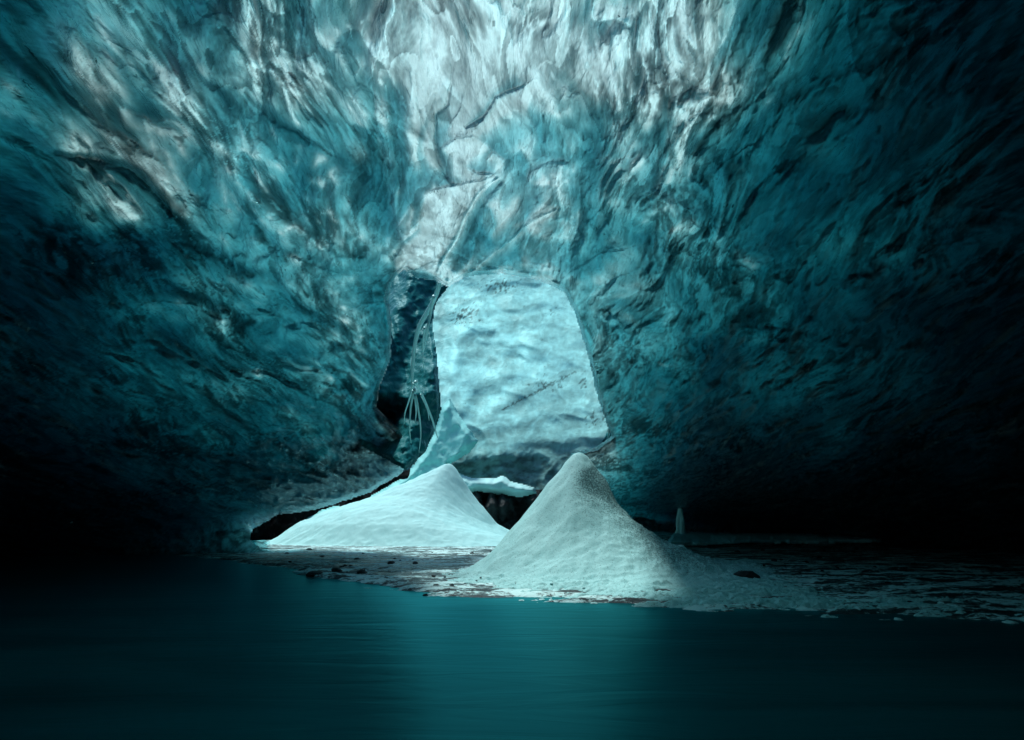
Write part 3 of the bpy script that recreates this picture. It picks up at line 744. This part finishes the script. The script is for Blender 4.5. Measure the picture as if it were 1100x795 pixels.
# far cone
fa = at(480.0, 500.0, 28.0); FCX, FCY, FCH = float(fa[0]), 28.0, float(fa[2])
FAR_L = ([0, 6, 15, 40, 80, 130, 160, 177, 190], [85.5, 84, 79.5, 66.5, 48.5, 33.5, 20, 8, 0])
FAR_R = ([0, 5, 10, 20, 26, 38, 60, 80, 100], [85.5, 84, 79, 66, 55.5, 40.5, 18.5, 8, 0])
def far_snow(x, y):
    dx, dy = x - FCX, y - FCY
    dx = dx + 0.25 * fbm(x * 0.4, y * 0.4, 0 * x, 3)
    c = two_sided(dx, dy, FAR_L, FAR_R, 2.2, 0.0437, FCH)
    c = c + (c > 0.03) * (0.05 * fbm(x * 1.5, y * 1.5, 0 * x, 4) - 0.10 * sstep(1, -6, dx) * np.abs(perlin(x * 0.8 + 3, y * 1.3, 0 * x)))
    return np.where(c > 0.015, c, -0.01)
sm2 = snow_mesh('snow_cone', far_snow, M_SNOW, -13, 3, 24, 32.5, 420, 260)
tag(sm2, 'farther broad clean white snow cone sloping down to the left', 'snow cone', 'snow cones on the cave floor')

# ------------------------------------------------------------------ patches cut from an outline seen in the photo, each at its own depth
def patch(name, poly, depth, material, thick=0.5, step=1.2, edge=6, curl=0.5, bump=0.1, fr=1.0, pn=1.0):
    xs = [p[0] for p in poly]; ys = [p[1] for p in poly]
    a = np.arange(min(xs) - 2, max(xs) + 2, step); b = np.arange(min(ys) - 2, max(ys) + 2, step)[::-1]
    A, B = np.meshgrid(a, b)
    d = sdf(A + pn * fbm(A / 6, B / 6, 0 * A, 3), B + pn * fbm(A / 6, B / 6, 0 * A + 4, 3), poly)
    y = depth(A, B) + curl * sstep(-edge, 0, d) - bump * fbm(A / 14 * fr, B / 14 * fr, 0 * A, 4)
    kp = (d[:-1, :-1] + d[1:, 1:]) / 2 < 0
    ra, rb = ray(A, B)
    P = np.stack([ra * y, y, CAM_Z + rb * y], -1)
    y2 = y + thick * sstep(0, -edge, d) + 0.03
    P2 = np.stack([ra * y2, y2, CAM_Z + rb * y2], -1)
    f_ = grid_faces(*A.shape, kp)
    vv, f_, us = compact(P.reshape(-1, 3), f_)
    v_, f3, _ = shell(vv, P2.reshape(-1, 3)[us], f_)
    return link(name, v_, f3, material)
bank = patch('ice_bank', [(300, 562), (345, 548), (400, 532), (434, 512), (455, 486), (466, 465), (474, 437), (483, 428), (496, 450), (514, 474), (505, 486), (484, 498), (470, 520), (400, 560)],
             lambda A, B: 29.6 + (480 - A) * 0.004 + 0.5 * np.abs(np.sin((A + 0.5 * B) / 18)), M_BANK, thick=1.2, curl=0.7, bump=0.25)
tag(bank, 'smooth blue ice bank rising behind the far snow cone to the arch', 'ice bank')
shelf = patch('snow_shelf', [(486, 506), (505, 513), (530, 514), (541, 511), (548, 517), (566, 521), (575, 524), (576, 531), (560, 534), (535, 531), (512, 528), (500, 530), (486, 520)],
              lambda A, B: 29.5 - 0.3 * np.cos((B - 522) / 8), M_SNOW, thick=1.5, curl=0.4, bump=0.2)
tag(shelf, 'flat white snow ledge bridging between the two snow cones', 'snow ledge')
M_ROCK = simple('wet_rock', (0.008, 0.016, 0.018), 0.5, 6, 0.8, 0.2, (0.02, 0.036, 0.04), 2, spec=0.3)
M_BLACK = simple('gap_black', (0.003, 0.005, 0.006), 0.8, 6, 0.8, 0.2, (0.006, 0.01, 0.011), 2, spec=0.05)
rk = patch('rock_and_gap_backing', [(490, 522), (520, 524), (580, 526), (600, 528), (600, 590), (520, 590), (495, 560), (490, 540)], lambda A, B: 30.2 - 0.5 * np.sin(A / 5.0 + 0.4 * np.sin(B / 4)), M_ROCK, thick=1.0, curl=0.2, bump=1.2, pn=2)
tag(rk, 'dark jagged rock bank in the gap under the snow ledge', 'rock')
for k_, poly in enumerate([[(505, 530), (512, 528), (517, 532), (520, 545), (526, 560), (514, 558), (507, 545)],
                           [(524, 533), (529, 529), (533, 534), (536, 548), (534, 562), (524, 560), (521, 545)],
                           [(536, 532), (540, 530), (544, 538), (546, 552), (540, 562), (534, 552)]]):
    ro = patch('rock', poly, lambda A, B: 29.0 + 0.02 * np.abs(B - 545), M_ROCK, thick=0.5, curl=0.3, bump=0.5, edge=4)
    tag(ro, ['leftmost dark pointed rock under the snow ledge', 'middle dark pointed rock under the snow ledge', 'rightmost dark pointed rock under the snow ledge'][k_], 'rock', 'pointed rocks under the snow ledge')
gap_back = patch('rock_and_gap_backing', [(256, 556), (300, 540), (400, 520), (450, 500), (470, 520), (440, 600), (256, 600)], lambda A, B: 31.0 + 0.4 * np.sin(A / 9), M_BLACK, thick=1.0, curl=0.2, bump=0.8)  # black sheet added where the gap holds only shade
tag(gap_back, 'added black backing standing in for the dark gap behind the left end of the far snow cone', 'rock')

# ------------------------------------------------------------------ tubes
def tube(name, paths, material, parent=None, seg=8):
    vs, fs = [], []
    for pts, rad in paths:
        pts = [Vector(p) for p in pts]
        # resample
        P = []; Rr = []
        n = len(pts)
        for i in range(n - 1):
            p0 = pts[max(i - 1, 0)]; p1 = pts[i]; p2 = pts[i + 1]; p3 = pts[min(i + 2, n - 1)]
            for s_ in range(6):
                t_ = s_ / 6
                P.append(0.5 * ((2 * p1) + (p2 - p0) * t_ + (2 * p0 - 5 * p1 + 4 * p2 - p3) * t_ ** 2 + (3 * p1 - p0 - 3 * p2 + p3) * t_ ** 3))
                Rr.append(rad[i] * (1 - t_) + rad[i + 1] * t_)
        P.append(pts[-1]); Rr.append(rad[-1])
        b0 = len(vs)
        for i, p in enumerate(P):
            d_ = (P[min(i + 1, len(P) - 1)] - P[max(i - 1, 0)]).normalized()
            u_ = d_.cross(Vector((0, 1, 0.01))).normalized(); w_ = d_.cross(u_)
            for k_ in range(seg):
                a_ = 2 * math.pi * k_ / seg
                r_ = Rr[i] * (1 + 0.25 * mnoise.noise(p * 3 + Vector((k_ * .7, 0, 0))))
                vs.append(p + u_ * math.cos(a_) * r_ + w_ * math.sin(a_) * r_)
            if i:
                for k_ in range(seg):
                    fs.append((b0 + (i - 1) * seg + k_, b0 + (i - 1) * seg + (k_ + 1) % seg, b0 + i * seg + (k_ + 1) % seg, b0 + i * seg + k_))
        fs.append(tuple(b0 + k_ for k_ in range(seg))[::-1]); fs.append(tuple(b0 + (len(P) - 1) * seg + k_ for k_ in range(seg)))
    return link(name, vs, fs, material, parent)
def strand(pts, w, y0=11.5, y1=11.5):
    n = len(pts)
    return ([at(float(a), float(b), y0 + (y1 - y0) * i / (n - 1)) for i, (a, b) in enumerate(pts)], [w_ * y0 / F for w_ in w])
st_ = [([(474, 298), (468, 318), (460, 334), (450, 352), (445, 376), (443, 405), (445, 428)], [2.2, 3.0, 3.2, 2.8, 2.4, 2.0, 1.6]),
       ([(466, 318), (461, 344), (456, 372), (452, 384)], [2.0, 1.8, 1.2, .4]),
       ([(444, 412), (440, 428), (435, 444), (434, 456)], [1.2, 1.0, .8, .3]),
       ([(444, 420), (441, 440), (440, 462), (442, 478)], [1.5, 1.2, .8, .3]),
       ([(445, 418), (447, 440), (446, 454)], [1.6, 1.0, .3]),
       ([(446, 424), (450, 444), (452, 466), (450, 486)], [1.5, 1.3, .9, .3]),
       ([(446, 410), (456, 430), (464, 450), (470, 470)], [1.6, 1.5, 1.3, .5]),
       ([(452, 424), (459, 440), (461, 452)], [1.1, .8, .3]),
       ([(456, 352), (454, 380), (456, 402)], [1.2, .9, .3])]
M_SHADED = ice_material('shaded_ice', clear=0.0, white=0.8, stretch=1, tint=(0.015, 0.20, 0.22), dens=0, dirt=False, rough=0.4, bump=0.3, dist=0.12, ior=1.12, milk=False, k=1.6, mlo=0.6)  # ice tint darkened to stand in for the hollow's shade
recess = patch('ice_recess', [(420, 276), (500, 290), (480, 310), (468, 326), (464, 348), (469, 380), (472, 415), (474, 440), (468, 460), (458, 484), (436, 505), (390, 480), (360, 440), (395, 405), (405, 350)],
               lambda A, B: 15.6 - 0.03 * (B - 400) + 0.4 * np.sin(A / 9 + B / 25) + 1.2 * sstep(420, 450, B), M_SHADED, thick=0.8, curl=0.3, bump=0.35, edge=5)
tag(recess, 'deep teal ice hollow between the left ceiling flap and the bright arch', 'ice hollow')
stream = tube('frozen_stream', [strand(p, w_, 12.2, 14.4) for p, w_ in st_], M_STREAM)
tag(stream, 'thin frozen stream of melt water fanning out in strands left of the arch', 'icicle')

# ice column on the low bank at the right
cb = at(731.0, 577.0, 27.0); c0 = [(731, 579), (731, 570), (730, 560), (731, 550), (730, 543)]
colm = tube('ice_column', [([at(float(a), float(b), 24.8) for a, b in c0], [.34, .20, .17, .13, .04]), ([at(float(a), float(b), 24.7) for a, b in [(736, 579), (734, 570), (734, 562)]], [.16, .12, .04]),
                           ([at(float(a), float(b), 24.6) for a, b in [(733, 579), (732.5, 566), (733, 556), (732, 551)]], [.12, .10, .07, .02]), ([at(float(a), float(b), 24.9) for a, b in [(729, 579), (729, 562), (728.5, 553)]], [.14, .09, .02]),
                           ([at(float(a), float(b), 24.7) for a, b in [(727, 579), (728, 573), (729, 566)]], [.14, .1, .04])], M_STREAM)
tag(colm, 'slender upright stump of pale ice standing on the low bank at right', 'ice column')

M_LEDGE = ice_material('ledge_ice', clear=0.0, white=0.95, stretch=1, tint=(0.35, 0.85, 0.9), dens=0, dirt=False, rough=0.3, bump=0.4, dist=0.1, ior=1.2, milk=False, k=0.8, mlo=0.6)
ledge = patch('ice_ledge', [(716, 584), (722, 574), (745, 571), (780, 573), (850, 573), (930, 575), (1010, 576), (1100, 578), (1100, 584), (960, 582), (880, 584), (800, 583), (750, 586)],
              lambda A, B: 24.6 - 0.1 * (B - 570) + 0.2 * np.sin(A / 13), M_LEDGE, thick=1.0, curl=0.4, bump=0.3, edge=3, step=1.0)
tag(ledge, 'long low strip of pale ice along the foot of the dark right wall', 'ice ledge')

# ------------------------------------------------------------------ stones
def stone_mesh(seed):
    import bmesh
    bm = bmesh.new(); bmesh.ops.create_icosphere(bm, subdivisions=3, radius=1)
    o3 = Vector((seed * 3.1, seed * 1.7, 0))
    for v_ in bm.verts:
        n_ = mnoise.noise(v_.co * 1.1 + o3) * 0.5 + mnoise.noise(v_.co * 3 + o3) * 0.15
        v_.co = v_.co * (1 + n_); v_.co.z *= 0.55
        if v_.co.z < -0.3: v_.co.z = -0.3
    me = bpy.data.meshes.new('stone'); bm.to_mesh(me); bm.free(); me.materials.append(M_ROCK)
    me.polygons.foreach_set('use_smooth', [True] * len(me.polygons))
    return me
sm = [stone_mesh(i) for i in range(5)]
def stone(px_, py_, wpx, label, group='dark stones lying on the frosted floor', i=0, flat=1.0, rz=0.0):
    x, y = ground_at(np.array(float(px_)), np.array(float(py_))); x, y = float(x), float(y)
    o = bpy.data.objects.new('stone', sm[i % 5]); COL.objects.link(o)
    z = float(ground_h(np.array([x]), np.array([y]))[0])
    if apron(np.array([x]), np.array([y]))[0] > 0: z += float(apron(np.array([x]), np.array([y]))[0])
    s_ = wpx / 2 * y / F
    o.location = (x, y, z + 0.1 * s_ * flat); o.scale = (s_, s_ * 0.8, s_ * flat); o.rotation_euler = (0, 0, rz)
    tag(o, label, 'stone', group); return o
stone(802, 630, 26, 'largest dark flat stone half buried in the snow right of the near cone', i=1, flat=0.8)
stone(717, 626, 11, 'small dark stone in the snow close to the right foot of the near cone', i=2)
stone(389, 621, 11, 'roundest dark stone near the waterline below the far snow cone', i=0, rz=1)
stone(362, 618, 13, 'flat dark stone just left of the roundest one by the waterline', i=3, rz=2)
stone(338, 620, 17, 'broad low dark stone farthest left by the waterline', i=4)
stone(420, 610, 7, 'small dark stone midway between the far cone and the water', i=2, rz=.5)
stone(446, 611, 6, 'tiny dark stone right of the middle of the frosted strip', i=3, rz=.5)
stone(457, 641, 6, 'tiny dark stone at the edge of the water left of the near cone', i=1, rz=.5)
stone(468, 634, 6, 'tiny dark stone beside the left foot of the near cone', i=4, rz=2.5)
stone(292, 614, 7, 'small lone dark stone at the dark left end of the floor', i=0, rz=2.5)

M_LUMP = simple('snow_lump', (0.36, 0.65, 0.66), 0.7, 30, 0.4, 0.02, (0.42, 0.70, 0.70), 3, spec=0.2)
lumps = []
for i_ in range(3):
    me_ = stone_mesh(20 + i_); me_.materials.clear(); me_.materials.append(M_LUMP); me_.name = 'snow_lump'; lumps.append(me_)
for k_, (px_, py_, w_, lab) in enumerate([(612, 611, 15, 'rounded snow lump at the front foot of the near cone'), (634, 616, 9, 'smaller snow lump right of the rounded one at the front foot'),
        (598, 618, 7, 'tiny snow lump left of the rounded one at the front foot'), (734, 622, 10, 'snow lump beside the small dark stone right of the near cone'),
        (668, 618, 8, 'snow lump on the apron below the right flank of the near cone'), (772, 640, 9, 'snow lump on the apron left of the largest flat stone'), (846, 642, 10, 'snow lump on the apron right of the largest flat stone')]):
    x, y = [float(q) for q in ground_at(np.array(float(px_)), np.array(float(py_)))]
    o = bpy.data.objects.new('snow_lump', lumps[k_ % 3]); COL.objects.link(o); s_ = w_ / 2 * y / F
    hh = max(float(near_snow(np.array([x]), np.array([y]))[0]), float(apron(np.array([x]), np.array([y]))[0]), 0.0)
    o.location = (x, y, float(ground_h(np.array([x]), np.array([y]))[0]) + hh); o.scale = (s_, s_ * 0.8, s_ * 0.8); o.rotation_euler = (0, 0, k_ * 1.3)
    tag(o, lab, 'snow lump', 'snow lumps round the foot of the near cone')
rp = random.Random(5)
for k_ in range(85):
    if k_ < 45: px_, py_ = rp.uniform(285, 575), rp.uniform(592, 636)
    else: px_, py_ = rp.uniform(720, 990), rp.uniform(586, 655)
    gx_, gy_ = ground_at(np.array(px_), np.array(py_))
    if near_snow(np.array([gx_]), np.array([gy_]))[0] > 0 or far_snow(np.array([gx_]), np.array([gy_]))[0] > 0: continue
    if gy_ < np.interp(gx_, shx, shy) + 0.3: continue
    right = k_ >= 45
    stone(px_, py_, rp.uniform(2.0, 5.5), 'small dark pebble on the %s' % ('dim gravel right of the near snow cone' if right else 'frosted gravel between the two snow cones and the water'),
          'pebbles on the gravel at the right' if right else 'pebbles on the frosted gravel in the middle', i=k_, rz=rp.uniform(0, 6))

rf = random.Random(9)
n_f = 0
while n_f < 34:
    px_ = rf.uniform(300, 960); q_ = ground_at(np.array(px_), np.array(600.0))
    gx_ = rf.uniform(-6.0, 6.5); gy_ = float(np.interp(gx_, shx, shy)) + rf.uniform(-0.15, 1.3)
    if float(ground_h(np.array([gx_]), np.array([gy_]))[0]) < 0.0: n_f += 0.34; continue
    n_f += 1
    o = bpy.data.objects.new('ice_fragment', lumps[int(n_f) % 3]); COL.objects.link(o)
    s_ = rf.uniform(0.025, 0.075)
    hh = max(float(near_snow(np.array([gx_]), np.array([gy_]))[0]), float(apron(np.array([gx_]), np.array([gy_]))[0]), 0.0)
    o.location = (gx_, gy_, max(0.02, float(ground_h(np.array([gx_]), np.array([gy_]))[0]) + hh)); o.scale = (s_, s_ * rf.uniform(.5, 1), s_ * rf.uniform(.5, .9)); o.rotation_euler = (0, 0, rf.uniform(0, 6))
    tag(o, 'small pale ice fragment washed up along the edge of the water', 'ice fragment', 'ice fragments along the water edge')
